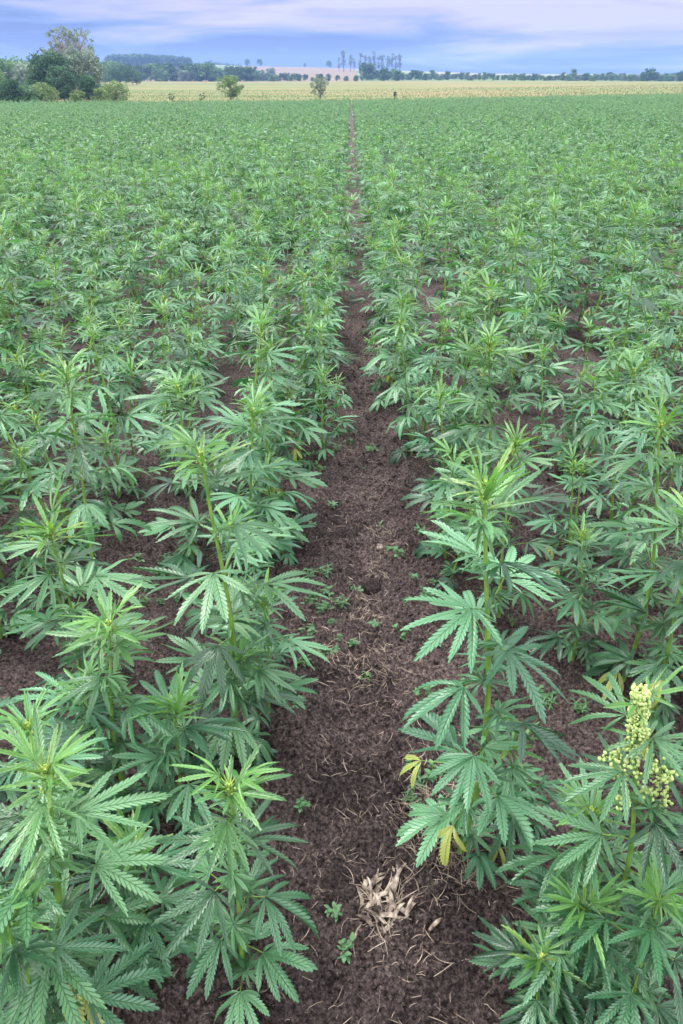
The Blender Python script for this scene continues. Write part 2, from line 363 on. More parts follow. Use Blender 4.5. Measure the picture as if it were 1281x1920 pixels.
def fan_leaf(mb, rg, org, az, tilt, roll, L, n, T, teeth, wr, droop, young, yel, spread=1.0):
    M = rotm('z', az) @ rotm('x', -tilt) @ rotm('y', roll)
    rnd = min(max(rg.gauss(.46, .33), 0), 1)
    for a, l in zip(ANG[n], LEN[n]):
        ll = L * l * rg.uniform(.92, 1.06)
        Tn = max(2 if teeth else T, int(round(T * (l ** .6)))) if teeth else T
        V, U = leaflet(Tn, teeth, ll, ll * wr * rg.uniform(.9, 1.1) * (1.0 if l > .6 else 1.12), rg.uniform(.02, .55) if rg.random() < .85 else rg.uniform(.6, 1.2), droop * rg.uniform(.6, 1.4) * (.7 + .3 * l), rg.uniform(-.75, .75), rg.uniform(.02, .10), rg.uniform(0, 6))
        ml = rotm('z', R(a * spread + rg.uniform(-4, 4))) @ rotm('x', R(rg.uniform(-9, 6) - abs(a) * .05))
        V = V @ (M @ ml).T + org
        y = min(1, max(0, yel + rg.uniform(-.12, .12))) if yel > 0 else 0
        U2 = U
        col = np.tile(np.array([young, rnd, y, 1.0]), (len(V), 1))
        col[:, 0] = np.clip(young + .18 * (1 - U[:, 1] / max(Tn, 1)) * (young > .15), 0, 1)
        mb.add(V, leaflet_faces(Tn, teeth), 0, U2, col)
LOD = {'hero': (13, True, 7, 5, 1.0), 'mid': (8, True, 5, 4, 1.0), 'far': (3, False, 3, 3, .8), 'tiny': (2, False, 3, 3, .55)}
def bud(mb, rg, c, r, mat=0, seg=5):
    Vs = []; 
    for i, (zz, rr) in enumerate(((-1, .15), (-.45, .85), (.25, .9), (1, .12))):
        for k in range(seg):
            th = 2 * math.pi * (k + .5 * (i % 2)) / seg; Vs.append((rr * math.cos(th), rr * math.sin(th), zz * 1.35))
    Fs = [(i * seg + k, i * seg + (k + 1) % seg, (i + 1) * seg + (k + 1) % seg, (i + 1) * seg + k) for i in range(3) for k in range(seg)]
    Fs += [tuple(range(seg))[::-1], tuple(3 * seg + k for k in range(seg))]
    M = rotm('z', rg.uniform(0, 6)) @ rotm('x', rg.uniform(-.9, .9))
    mb.add((np.array(Vs) * r) @ M.T + c, Fs, mat)
def build_plant(seed, h, leafL, lod, lean=(0, 0), full=1.0, tip=True, seeds=False, fresh=.0, yellow_n=0, bare=.07, stemr=None, top_leaf=1.0, inter=1.0, wm=1.0, dm=1.0, tilt0=0.0):
    """returns dict of mesh builders: stem, foliage, flower_head, (yellow_leaf list), (seed_cluster)"""
    rg = random.Random(seed); T, teeth, nb, ns, dens = LOD[lod]
    st, fo, fl, sd = MB(), MB(), MB(), MB(); yl = []
    cx, cy = rg.uniform(-.03, .03) * h, rg.uniform(-.03, .03) * h
    def P(f):
        return np.array([lean[0] * f ** 1.3 + cx * math.sin(f * 4.2), lean[1] * f ** 1.3 + cy * math.sin(f * 3.6 + .4), h * f])
    sr = stemr or (.0034 + .0042 * h)
    ss = {'hero': 8, 'mid': 6, 'far': 3, 'tiny': 3}[lod]; npts = {'hero': 14, 'mid': 8, 'far': 4, 'tiny': 3}[lod]
    fs = np.linspace(-.02, .97, npts)
    tube(st, [P(max(f, 0)) - (np.array([0, 0, .03]) if f < 0 else 0) for f in fs], [sr * (1 - .66 * max(f, 0)) * (1.15 if i % 2 else 1) for i, f in enumerate(fs)], ss)
    nn = max(5, int(h / ((.092 if lod in ('hero', 'mid') else .105) * inter)) + 2)
    a0 = rg.uniform(0, 6.28)
    for k in range(nn):
        f = bare + (.97 - bare) * (k / (nn - 1)) ** .93
        p = P(f); s = np.interp(f, [0, .2, .45, .7, .87, 1.0], [.62, .90, 1.0, .95, .78 * top_leaf, .48 * top_leaf]) * rg.uniform(.85, 1.12)
        yg = (1 if lod in ('hero', 'mid') else .5) * min(1, max(0, (f - .80) / .20) ** 1.5 * .62 + fresh * f * f)
        for sgn in (0, 1):
            if rg.random() > .94 * min(1, full + .3): continue
            az = a0 + k * 1.571 + sgn * math.pi + rg.uniform(-.35, .35)
            el = np.interp(f, [0, .3, .7, 1], [.18, .34, .6, 1.1]) + rg.uniform(-.18, .18)
            pl = leafL * s * rg.uniform(.34, .62) * (1.15 if f < .7 else .75)
            dirv = np.array([-math.sin(az) * math.cos(el), math.cos(az) * math.cos(el), math.sin(el)])
            mid = p + dirv * pl * .5 + np.array([0, 0, pl * .06]); e = p + dirv * pl
            if lod in ('hero', 'mid'): tube(fo, [p, mid, e], [.0016, .0012, .0010], 4 if lod == 'hero' else 3, mat=1)
            n = nb if s > .5 else 5 if nb > 3 else 3
            if n > 5 and rg.random() < .3: n = 9 if (s > .8 and lod == 'hero') else 5
            tilt = np.interp(f, [0, .3, .75, .9, 1], [.16, .06, .0, -.30, -.8]) + tilt0 + rg.uniform(-.32, .32)
            wr = np.interp(f, [0, .5, 1], [.26, .185, .125]) * wm * (1.05 if lod in ('hero', 'mid') else 1.7)
            dr = np.interp(f, [0, .5, .9, 1], [.75, .62, .55, .3]) * dm * rg.uniform(.2, 1.7)
            yel = 0
            if f < .25 and rg.random() < .03: yel = rg.uniform(.35, .9)
            fan_leaf(fo, rg, e, az, tilt, rg.uniform(-.3, .3), leafL * s, n, T, teeth, wr, dr, yg, yel)
            # axillary shoot with small leaves
            if f < .93 and rg.random() < .85 * full * dens:
                bl = leafL * rg.uniform(.18, .42) * (1.1 - .5 * f); e2 = p + np.array([-math.sin(az + .3) * .62, math.cos(az + .3) * .62, .78]) * bl
                tube(fo, [p, e2], [.0013, .0009], 3, mat=1)
                for q in range(3 if lod in ('hero', 'mid') else 2):
                    az2 = az + rg.uniform(-1.7, 1.7) + q * 1.9
                    fan_leaf(fo, rg, e2, az2, rg.uniform(-.55, .3), rg.uniform(-.4, .4), leafL * rg.uniform(.32, .62) * (.6 + .4 * s), 5 if lod == 'hero' else 3, max(T - 5, T // 2 + 1), teeth, wr * 1.05, .5, min(1, yg + .10), 0)
    top = P(.97)
    # growing tip
    nt_ = {'hero': 13, 'mid': 9, 'far': 6, 'tiny': 4}[lod]
    for q in range(nt_ if not seeds else 0):
        fan_leaf(fo, rg, top + np.array([0, 0, -.018 * h * (q % 3)]), q * 2.4 + rg.uniform(-.3, .3), -rg.uniform(.25, 1.25), rg.uniform(-.3, .3), leafL * rg.uniform(.30, .72) * top_leaf, 3 if q % 2 else 1, max(2, T - 5) if teeth else T, teeth, .13 if teeth else .22, .45, rg.uniform(.25, .80) * (1 if lod == 'hero' else .8 if lod == 'mid' else .45), 0 if rg.random() < .7 else rg.uniform(0, .25))
    if tip:
        nbud = {'hero': 26, 'mid': 14, 'far': 3, 'tiny': 0}[lod]
        for q in range(nbud):
            f = rg.random(); c = top + np.array([rg.gauss(0, .0045) * (1.6 - f), rg.gauss(0, .0045) * (1.6 - f), -.02 + .042 * f])
            bud(fl, rg, c, rg.uniform(.0018, .0032) * (1 if lod != 'far' else 2.2))
        if lod in ('hero', 'mid'):
            for q in range(16 if lod == 'hero' else 8):
                b0 = top + np.array([0, 0, rg.uniform(-.02, .015)]); az = rg.uniform(0, 6.28); L = rg.uniform(.012, .026)
                dv = np.array([math.cos(az) * .6, math.sin(az) * .6, .8]); tube(fl, [b0, b0 + dv * L * .6, b0 + dv * L + np.array([0, 0, .004])], [.0016, .0012, .0002], 3)
    for q in range(yellow_n):
        mb = MB(); az = rg.uniform(1.3, 2.7) if lod == 'hero' else rg.uniform(0, 6.28); f = rg.uniform(.12, .34); p = P(f); e = p + np.array([-math.sin(az), math.cos(az), .1]) * leafL * (.85 if lod == 'hero' else .35)
        tube(mb, [p, e], [.0014, .001], 3, mat=1)
        fan_leaf(mb, rg, e, az, rg.uniform(.3, .8), rg.uniform(-.3, .3), leafL * .62, 3, T, teeth, .27, 1.1, .3, .85); yl.append(mb)
    if seeds:
        for q in range(640):
            f = rg.random() ** .8; prof = .0185 * (1 - .40 * f) * math.sqrt(rg.random()) + .002
            if f < .15: prof *= 1.5
            az = rg.uniform(0, 6.28); c = P(.80 + .235 * f) + np.array([math.cos(az) * prof * 1.05, math.sin(az) * prof * 1.05, 0])
            bud(sd, rg, c, rg.uniform(.0017, .0036))
        for (cf, ox, oy, n_) in ((.775, -.030, .0, 38), (.775, .034, .01, 26), (.70, -.022, -.005, 34), (.69, .05, 0, 36), (.80, -.035, .02, 40), (.795, .04, -.02, 40), (.715, .022, .0, 30)):
            for q in range(n_):
                bud(sd, rg, P(cf) + np.array([ox + rg.gauss(0, .0085), oy + rg.gauss(0, .007), rg.gauss(0, .010)]), rg.uniform(.0024, .0040))
            tube(sd, [P(cf - .03), P(cf) + np.array([ox, oy, 0])], [.0015, .001], 4, mat=1)
    return dict(stem=st, foliage=fo, flower_head=fl if tip and fl.n else None, yellow=yl, seed=sd if seeds else None)
def finish_plant(parts, root, nm='hemp_plant'):
    link('stem', parts['stem'].mesh('stem', [M_stem]), root)
    link('foliage', parts['foliage'].mesh('foliage', [M_leaf, M_stem]), root)
    if parts['flower_head']: link('flower_head', parts['flower_head'].mesh('flower_head', [M_bud]), root)
    for y in parts['yellow']: link('yellow_leaf', y.mesh('yellow_leaf', [M_leaf, M_stem]), root)['label'] = 'yellowed leaf low on the stem'
    if parts['seed']: link('flower_spike', parts['seed'].mesh('flower_spike', [M_seed, M_stem]), root)['label'] = 'pale yellow green spike of round buds'
GROUP = 'hemp plants growing in rows'
# (tip pixel x, y, distance to base, leaf length, options, label)  - measured on the photo
HERO = [
 (72, 1440, .80, .135, dict(fresh=.14, stemr=.0085, full=.8, top_leaf=1.05), 'hemp plant at the lower left corner with a bright yellow green tip'),
 (432, 1478, .84, .115, dict(fresh=.12), 'short hemp plant at the lower left beside the path, dark star of leaves'),
 (196, 1165, 1.22, .125, dict(fresh=.2), 'hemp plant with a yellow tip directly behind the lower left corner plant'),
 (395, 845, 1.42, .135, dict(full=.6, inter=1.3, stemr=.0080), 'tallest hemp plant left of the path with a long bare green stem'),
 (105, 985, 1.62, .140, dict(fresh=.1), 'hemp plant near the left edge with long drooping upper leaves'),
 (62, 1362, 1.05, .110, {}, 'small hemp plant at the left edge between two larger plants'),
 (340, 722, 2.35, .130, {}, 'hemp plant behind the tallest one left of the path, pale pointed tip'),
 (470, 768, 2.20, .130, {}, 'bushy hemp plant leaning over the left side of the path'),
 (425, 985, 1.78, .120, {}, 'hemp plant half hidden behind the tall bare stem on the left'),
 (250, 1600, .90, .125, dict(tip=False), 'low leafy hemp plant filling the lower left behind the corner plant'),
 (20, 1720, .66, .120, dict(tip=False), 'low broad leaved hemp plant cut by the lower left corner'),
 (500, 1130, 1.55, .110, {}, 'low hemp plant whose leaves hang over the left edge of the bare soil'),
 (330, 1330, 1.18, .120, dict(tip=False), 'low hemp plant among the stems left of the path'),
 (440, 1230, 1.40, .115, dict(tip=False), 'low hemp plant with toothed leaves touching the tall stem on the left'),
 (150, 1290, 1.25, .115, dict(tip=False), 'low dark hemp plant in the shade near the left edge'),
 (935, 905, 1.13, .135, dict(yellow_n=2, stemr=.0080, full=.95, inter=1.12), 'tall hemp plant right of the path with curled yellow leaves low down'),
 (925, 640, 2.50, .130, dict(fresh=.1), 'tall slender hemp plant behind the tall one right of the path'),
 (962, 832, 2.02, .110, dict(yellow_n=0), 'hemp plant with a pale cream tip just behind the tall right one'),
 (1096, 1003, 1.80, .110, {}, 'small slim hemp plant standing alone in bare soil on the right'),
 (1222, 1325, .88, .125, dict(seeds=True, tip=False, full=.7), 'hemp plant at the lower right with a pale spike of round flower buds'),
 (1110, 1528, .92, .110, dict(fresh=.2), 'low hemp plant with a bright tip left of the flowering spike'),
 (1010, 1800, .78, .105, dict(), 'smallest hemp plant at the lower right beside the path'),
 (1095, 1700, .80, .120, dict(tip=False), 'leafy hemp plant in front of the flowering one at the lower right'),
 (1230, 1690, .76, .115, dict(tip=False), 'broad leaved hemp plant in the lower right corner'),
 (962, 1400, 1.20, .105, dict(tip=False, yellow_n=1), 'low hemp plant at the foot of the tall right one'),
 (1255, 790, 1.72, .135, dict(yellow_n=1, inter=1.35, full=.6), 'tall hemp plant with paired stems at the right edge'),
 (1300, 960, 1.55, .125, dict(yellow_n=1), 'hemp plant cut by the right edge with a yellowing lower leaf'),
 (1180, 690, 2.65, .125, {}, 'hemp plant behind the right edge one, dark drooping leaves'),
 (830, 745, 2.75, .110, dict(wm=1.2), 'short bushy hemp plant on the right edge of the path'),
 (1075, 870, 2.25, .090, dict(yellow_n=2), 'little hemp plant with yellow leaves in the bare soil on the right'),
 (372, 520, 4.1, .140, dict(inter=1.4), 'tall leaning hemp plant left of the path with hanging leaf fingers'),
 (492, 505, 3.3, .130, dict(inter=1.4), 'upright hemp plant left of the path with a long visible stem'),
]
def tip_to_xyh(px, py, D):
    v = Vector(((px - 640.5) / F, -(py - 960) / F, -1.0))
    w = Matrix.Rotation(YAW, 3, 'Z') @ Matrix.Rotation(R(90 - PITCH), 3, 'X') @ v
    t = D / w.y; return w.x * t, H + w.z * t
hero_xy = []
for i, (px, py, D, lf, opt, lab) in enumerate(HERO):
    tx, tz = tip_to_xyh(px, py, D)
    bx = 0.05 + (tx - 0.05) * 1.06; base = gz(bx, D); h = max(.16, (tz - base) / .995)
    hero_xy.append((bx, D))
    t = empty('hemp_plant', (bx, D, base)); tag(t, lab, 'hemp plant', GROUP)
    finish_plant(build_plant(100 + i, h, lf * 1.13, 'hero' if D < 2.6 else 'mid', lean=(tx - bx, 0), **{'wm': .98, 'dm': .75, 'tilt0': -.13, 'top_leaf': 1.22, **opt}), t)
# ------------------------------------------------------------------ the rows
rg = random.Random(5)
def in_frame(x, y, z, m=.04):
    w = Vector((x, y, z - H)); c = (Matrix.Rotation(YAW, 3, 'Z') @ Matrix.Rotation(R(90 - PITCH), 3, 'X')).transposed() @ w
    if c.z > -.05: return False
    u = c.x / -c.z * F / 1281; v = c.y / -c.z * F / 1920
    return abs(u) < .5 + m and abs(v) < .5 + m
ORD1 = ['', 'first', 'second', 'third', 'fourth', 'fifth', 'sixth', 'seventh', 'eighth', 'ninth', 'tenth', 'eleventh', 'twelfth', 'thirteenth', 'fourteenth', 'fifteenth', 'sixteenth', 'seventeenth', 'eighteenth', 'nineteenth']
TENS = ['', '', 'twent', 'thirt', 'fort', 'fift', 'sixt', 'sevent', 'eight', 'ninet']; TENC = ['', '', 'twenty', 'thirty', 'forty', 'fifty', 'sixty', 'seventy', 'eighty', 'ninety']
def ordw(n):
    if n < 20: return ORD1[n]
    return TENS[n // 10] + 'ieth' if n % 10 == 0 else TENC[n // 10] + '-' + ORD1[n % 10]
pts = []
ymax = 140
for side in (-1, 1):
    r = 0; off = .33
    while True:
        xr = .05 + side * off
        if off > 62: break
        y = .7 + rg.uniform(0, .2)
        while y < edge_y(xr):
            # skip what no camera near this one sees
            lim = .62 * y + 2.2
            sp = .105 if y < 12 else .150 if y < 30 else .19
            y += sp * rg.uniform(.55, 1.5)
            if abs(xr) > lim: continue
            jit = float(np.interp(y, [2.6, 4.6], [.06 if r == 0 else .13, .25]))
            pts.append((xr + rg.gauss(0, jit) * (1 if y < 40 else .8), y, side, r))
        r += 1; off += .70 if r < 2 else .60
keep = []
for (x, y, side, r) in pts:
    pw = float(np.interp(y, [1, 2.2, 3.2, 4.2, 7, 14, 30], [.27, .235, .17, .14, .145, .18, .20]))
    if (x - .05) * side < 0: x = .10 - x
    if 3.4 < y < 20 and r == 0 and rg.random() < .035: x = .05 + rg.uniform(-.12, .12); pw = 0
    if abs(x - .05) < pw: x = .05 + side * rg.uniform(pw, pw + (.12 if y < 4 else .22))
    if y > edge_y(x): continue
    if y < 2.75 and abs(x) < .47 * y + .78: 
        if y < 2.0 and in_frame(x, y, .35, .03): continue
        if min(math.hypot(x - a, y - b) for a, b in hero_xy) < .20: continue
    # bare soil between the nearest rows, closing with distance
    if y < 3.6 and .66 < abs(x - .05) < .90 and rg.random() < .7: continue
    if perlin(np.array(x * .9), np.array(y * .9)) < -.42 and y < 10: continue
    keep.append((x, y, side, r))
near = sorted([k for k in keep if in_frame(k[0], k[1], .45)], key=lambda k: k[1])[:300 - len(HERO)]
nearset = set(near); rest = [k for k in keep if k not in nearset]
YN = near[-1][1]
# variants for the individual plants: (height, parts), copied with shared meshes
variants = []
NV = 24
for i in range(NV):
    q_ = random.Random(3000 + i); h = .27 + .030 * i
    variants.append([h, build_plant(500 + i, h, .118 + .0022 * i + q_.uniform(-.014, .016), 'mid', inter=q_.choice((.95, 1.1, 1.3)) if i < 14 else q_.choice((1.25, 1.6)), wm=q_.uniform(1.0, 1.38), dm=q_.uniform(.4, 1.3), tilt0=q_.uniform(-.18, .10),
        lean=(q_.uniform(-.12, .12) * h, q_.uniform(-.12, .12) * h), full=q_.uniform(.75, 1.0), fresh=q_.uniform(0, .16), yellow_n=1 if i % 6 == 4 else 0, tip=q_.random() < .75, top_leaf=q_.uniform(.8, 1.2)), None])
cnt = {}
def place(i, x, y, side, r):
    hw = rg.uniform(.25, .42) if rg.random() < .34 else rg.uniform(.70, .92) if rg.random() < .13 else min(.75, max(.38, rg.gauss(.53, .09)))
    if abs(x - .05) < .15: hw = rg.uniform(.24, .36)
    vi = min(range(NV), key=lambda q: abs(variants[q][0] - hw) + rg.uniform(0, .12))
    v = variants[vi]; s = hw / v[0]
    loc = (x, y, gz(x, y)); rz = rg.uniform(0, 6.28)
    cnt[(side, r)] = cnt.get((side, r), 0) + 1
    look = 'tall' if hw > .70 else 'short' if hw < .42 else 'mid-height'
    if v[1]['yellow']: look += ' yellow-leafed'
    lab = '%s hemp plant, %s from the front in the %s row %s of the path' % (look, ordw(cnt[(side, r)]), ordw(r + 1), 'left' if side < 0 else 'right')
    t = empty('hemp_plant', loc, rz, s); t.rotation_euler = (rg.gauss(0, .08), rg.gauss(0, .08), rz)
    tag(t, lab, 'hemp plant', GROUP)
    if v[2] is None: finish_plant(v[1], t); v[2] = t
    else:
        for ch in v[2].children:
            c = ch.copy(); C.objects.link(c); c.parent = t
bpy.context.view_layer.update()
for i, k in enumerate(near): place(i, *k)
# the rest of the crop: one object of instances
def stuff_instances(name, pts, protos, label, cat):
    """pts rows: x y z rx ry rz scale index ; protos: meshes"""
    lib = bpy.data.collections.new(name + '_kinds')
    for j, me in enumerate(protos):
        o = bpy.data.objects.new('kind_%02d' % j, me); lib.objects.link(o)
    me = bpy.data.meshes.new(name); A = np.array(pts, float)
    me.vertices.add(len(A)); me.vertices.foreach_set('co', A[:, :3].ravel())
    at = me.attributes.new('rot', 'FLOAT_VECTOR', 'POINT'); at.data.foreach_set('vector', A[:, 3:6].ravel())
    at = me.attributes.new('scl', 'FLOAT', 'POINT'); at.data.foreach_set('value', A[:, 6].copy())
    at = me.attributes.new('idx', 'INT', 'POINT'); at.data.foreach_set('value', A[:, 7].astype(np.int32))
    o = link(name, me); tag(o, label, cat, kind='stuff')
    ng = bpy.data.node_groups.new(name + '_scatter', 'GeometryNodeTree')
    ng.interface.new_socket('Geometry', in_out='INPUT', socket_type='NodeSocketGeometry'); ng.interface.new_socket('Geometry', in_out='OUTPUT', socket_type='NodeSocketGeometry')
    gi = ng.nodes.new('NodeGroupInput'); go = ng.nodes.new('NodeGroupOutput')
    ip = ng.nodes.new('GeometryNodeInstanceOnPoints'); cn = ng.nodes.new('GeometryNodeCollectionInfo')
    cn.inputs[0].default_value = lib; cn.inputs['Separate Children'].default_value = True; cn.inputs['Reset Children'].default_value = True
    def na(n, ty):
        a = ng.nodes.new('GeometryNodeInputNamedAttribute'); a.data_type = ty; a.inputs[0].default_value = n; return a.outputs[0]
    e2r = ng.nodes.new('FunctionNodeEulerToRotation'); ng.links.new(na('rot', 'FLOAT_VECTOR'), e2r.inputs[0])
    ng.links.new(gi.outputs[0], ip.inputs['Points']); ng.links.new(cn.outputs[0], ip.inputs['Instance'])
    ip.inputs['Pick Instance'].default_value = True
    ng.links.new(na('idx', 'INT'), ip.inputs['Instance Index']); ng.links.new(e2r.outputs[0], ip.inputs['Rotation']); ng.links.new(na('scl', 'FLOAT'), ip.inputs['Scale'])
    ng.links.new(ip.outputs[0], go.inputs[0])
    md = o.modifiers.new('scatter', 'NODES'); md.node_group = ng
    return o
def whole_mesh(p, nm):
    mb = MB()
    for k, mo in (('stem', 1), ('foliage', 0), ('flower_head', 2)):
        q = p[k]
        if not q: continue
        n0 = mb.n; mb.v += q.v; mb.uv += q.uv; mb.col += q.col
        mb.f += [tuple(a + n0 for a in f) for f in q.f]; mb.m += [(m + mo if k != 'foliage' else m) for m in q.m]; mb.n += q.n
    return mb.mesh(nm, [M_leaf, M_stem, M_bud])
protos = []; NM, NF, NT = 8, 10, 8
for i in range(NM): protos.append(whole_mesh(variants[i * 2 + 3][1], 'hemp_mid'))
for i in range(NF): protos.append(whole_mesh(build_plant(700 + i, .34 + .042 * i, .155, 'far', lean=(.04 * (i % 3 - 1), .03), fresh=.04 * (i % 3), dm=1.6, wm=.9, tilt0=.06), 'hemp_far'))
for i in range(NT): protos.append(whole_mesh(build_plant(800 + i, .36 + .05 * i, .17, 'tiny', fresh=.03 * (i % 3), dm=2.3, wm=.85, full=.7, tilt0=.15), 'hemp_tiny'))
sp = []
for (x, y, side, r) in rest:
    if y < 16: idx = rg.randrange(NM)
    elif y < 32: idx = NM + rg.randrange(NF)
    else: idx = NM + NF + rg.randrange(NT)
    z = float(terrain(x, y)); sp.append((x, y, z - .005, rg.gauss(0, .05), rg.gauss(0, .05), rg.uniform(0, 6.28), rg.uniform(.72, 1.16) * (1 + .22 * float(perlin(np.array(x * .35), np.array(y * .35)))), idx))
print('individual', len(near) + len(HERO), 'YN', YN, 'rest', len(sp))
stuff_instances('hemp_crop', sp, protos, 'green hemp crop stretching away in rows to the dry meadow', 'hemp crop')

# ------------------------------------------------------------------ litter, weeds, clods on the soil
def strip(mb, rg, x, y, L, w, curl, lift, az=None, mat=0, zz=None, cup=.0):
    az = rg.uniform(0, 6.28) if az is None else az; n = 6; V = []; 
    bend = rg.uniform(-1, 1) * .8
    px_, py_ = x, y; ang = az
    z0 = gz(x, y) if zz is None else zz
    Pn = []
    for i in range(n):
        f = i / (n - 1); Pn.append((px_, py_, f)); px_ += math.cos(ang) * L / (n - 1); py_ += math.sin(ang) * L / (n - 1); ang += bend / n * 2
    for i, (a, b, f) in enumerate(Pn):
        zc = z0 + .002 + lift * math.sin(f * 3.14) + curl * f * f
        zc = max(zc, gz(a, b) + .0015)
        ww = w * (.35 + .65 * math.sin(3.14 * min(1, f * .8 + .15))); nx, ny = -math.sin(az), math.cos(az)
        V += [(a - nx * ww, b - ny * ww, zc + cup * ww), (a, b, zc), (a + nx * ww, b + ny * ww, zc + cup * ww * rg.uniform(.5, 1.3))]
    V = np.array(V); V2 = V - np.array([0, 0, max(w * .25, .0006)])
    k = len(V); Fs = []
    for i in range(n - 1):
        for j in (0, 1):
            a = i * 3 + j; Fs.append((a, a + 3, a + 4, a + 1)); Fs.append((k + a + 1, k + a + 4, k + a + 3, k + a))
        a = i * 3; Fs.append((a, k + a, k + a + 3, a + 3)); a = i * 3 + 2; Fs.append((a + 3, k + a + 3, k + a, a))
    Fs += [(0, 1, k + 1, k), (1, 2, k + 2, k + 1)]; a = (n - 1) * 3; Fs += [(a + 1, a, k + a, k + a + 1), (a + 2, a + 1, k + a + 1, k + a + 2)]
    mb.add(np.concatenate([V, V2]), Fs, mat)
rl = random.Random(77); mb = MB()
patches = [(690, 1255, .10, 90), (640, 1240, .09, 50), (840, 1580, .10, 240), (800, 1520, .11, 130), (690, 1150, .05, 60), (700, 1080, .05, 25), (690, 1640, .12, 50), (640, 810, .10, 60), (660, 690, .12, 60), (820, 1470, .08, 40), (760, 1760, .10, 40), (560, 1200, .10, 40), (700, 1000, .12, 50), (660, 1420, .15, 40), (800, 1820, .12, 30), (700, 900, .14, 40)]
for px, py, sd_, n in patches:
    cx, cy = px_ground(px, py)
    for i in range(n): strip(mb, rl, cx + rl.gauss(0, sd_ * .7), cy + rl.gauss(0, sd_ * .8), rl.uniform(.012, .060) * (1.25 if n > 70 else 1), rl.uniform(.0003, .0009), rl.uniform(0, .012), rl.uniform(0, .006))
for i in range(1500):
    y = .6 + 7 * rl.random() ** 1.6; x = rl.uniform(-.42 * y - .5, .42 * y + .5)
    if rl.random() < .5: x = .05 + rl.gauss(0, .2)
    strip(mb, rl, x, y, rl.uniform(.008, .040), rl.uniform(.0003, .0008) * (3 if rl.random() < .05 else 1), rl.uniform(0, .008), rl.uniform(0, .004))
tag(link('straw_litter', mb.mesh('straw_litter', [M_straw], False)), 'thin dry straw and rootlets scattered over the dark soil', 'straw', kind='stuff')
# soil crumbs
mb = MB()
def lump(mb, rg, c, r, seg=6, mat=0):
    V = []; 
    for i, (zz, rr) in enumerate(((-.8, .5), (-.2, 1.0), (.45, .8), (.85, .35))):
        for k in range(seg):
            th = 2 * math.pi * k / seg + i * .4; q = rr * rg.uniform(.75, 1.2); V.append((q * math.cos(th), q * math.sin(th), zz * rg.uniform(.6, .9)))
    Fs = [(i * seg + k, i * seg + (k + 1) % seg, (i + 1) * seg + (k + 1) % seg, (i + 1) * seg + k) for i in range(3) for k in range(seg)] + [tuple(3 * seg + k for k in range(seg))]
    mb.add(np.array(V) * r + np.array(c), Fs, mat)
for i in range(16000):
    y = .55 + 5.5 * rl.random() ** 1.7; x = rl.uniform(-.42 * y - .45, .42 * y + .45)
    if rl.random() < .55: x = .05 + rl.gauss(0, .17)
    r = .0015 + .0115 * rl.random() ** 5
    lump(mb, rl, (x, y, gz(x, y) + r * .3), r, 5)
tag(link('soil_crumbs', mb.mesh('soil_crumbs', [M_clod], False)), 'loose crumbs of dark earth strewn over the path', 'soil', kind='stuff')
# single clods and stones
for (px, py, r, lab) in ((700, 1100, .036, 'dark round clod of earth in the middle of the path'), (712, 1030, .017, 'small brown stone in the path just beyond the dark clod')):
    mb = MB(); x, y = px_ground(px, py)
    rr = random.Random(px)
    V = []; seg, ring = 14, 9
    for i in range(ring):
        ph = math.pi * i / (ring - 1)
        for k in range(seg):
            th = 2 * math.pi * k / seg; q = 1 + .22 * float(perlin(np.array(math.cos(th) * 2 + i * .5), np.array(math.sin(th) * 2 + 7.)))*2 + rr.uniform(-.05, .05)
            V.append((math.sin(ph) * math.cos(th) * q, math.sin(ph) * math.sin(th) * q, -math.cos(ph) * .75 * q))
    Fs = [(i * seg + k, i * seg + (k + 1) % seg, (i + 1) * seg + (k + 1) % seg, (i + 1) * seg + k) for i in range(ring - 1) for k in range(seg)]
    mb.add(np.array(V) * r, Fs); o = link('clod' if r > .02 else 'stone', mb.mesh('clod', [M_darkclod if r > .02 else M_husk]), None, (x, y, gz(x, y) + r * .35)); tag(o, lab, 'clod' if r > .02 else 'stone')
# corn stub of pale husks
cx, cy = px_ground(712, 1712); cz = gz(cx, cy)
t = empty('corn_stub', (cx, cy, cz)); tag(t, 'pale dry corn stub with broad curled husks on the path near the camera', 'corn stub')
rh = random.Random(9)
for i in range(40):
    mb = MB(); up_ = i % 2; ox, oy = (rh.gauss(-.010, .030), rh.gauss(.040, .028)) if up_ else (rh.gauss(.014, .036), rh.gauss(-.026, .022))
    a = rh.gauss(.95, .45) if up_ else rh.gauss(1.45, .65)
    strip(mb, rh, cx + ox, cy + oy, rh.uniform(.022, .068), rh.uniform(.0025, .0065), rh.uniform(-.004, .005), rh.uniform(.001, .009), az=a, zz=gz(cx + ox, cy + oy) + rh.uniform(.0, .010), cup=rh.uniform(-.5, .9))
    me = mb.mesh('husk', [M_husk]); me.transform(Matrix.Translation((-cx, -cy, -cz))); link('husk', me, t)
mb = MB()
for i in range(26):
    a = rh.uniform(0, 6.28); strip(mb, rh, cx + rh.gauss(0, .02), cy + rh.gauss(0, .02), rh.uniform(.02, .08), rh.uniform(.0006, .0014), rh.uniform(-.002, .02), rh.uniform(0, .012), az=a)
me = mb.mesh('fibres', [M_straw]); me.transform(Matrix.Translation((-cx, -cy, -cz))); link('fibres', me, t)
mb = MB()
for i in range(7):
    a = rh.uniform(0, 6.28); tube(mb, [(0, 0, .02), (.012 * math.cos(a), .012 * math.sin(a), .015), (.03 * math.cos(a), .03 * math.sin(a), 0)], [.003, .002, .001], 5)
link('root_crown', mb.mesh('root_crown', [M_root]), t)
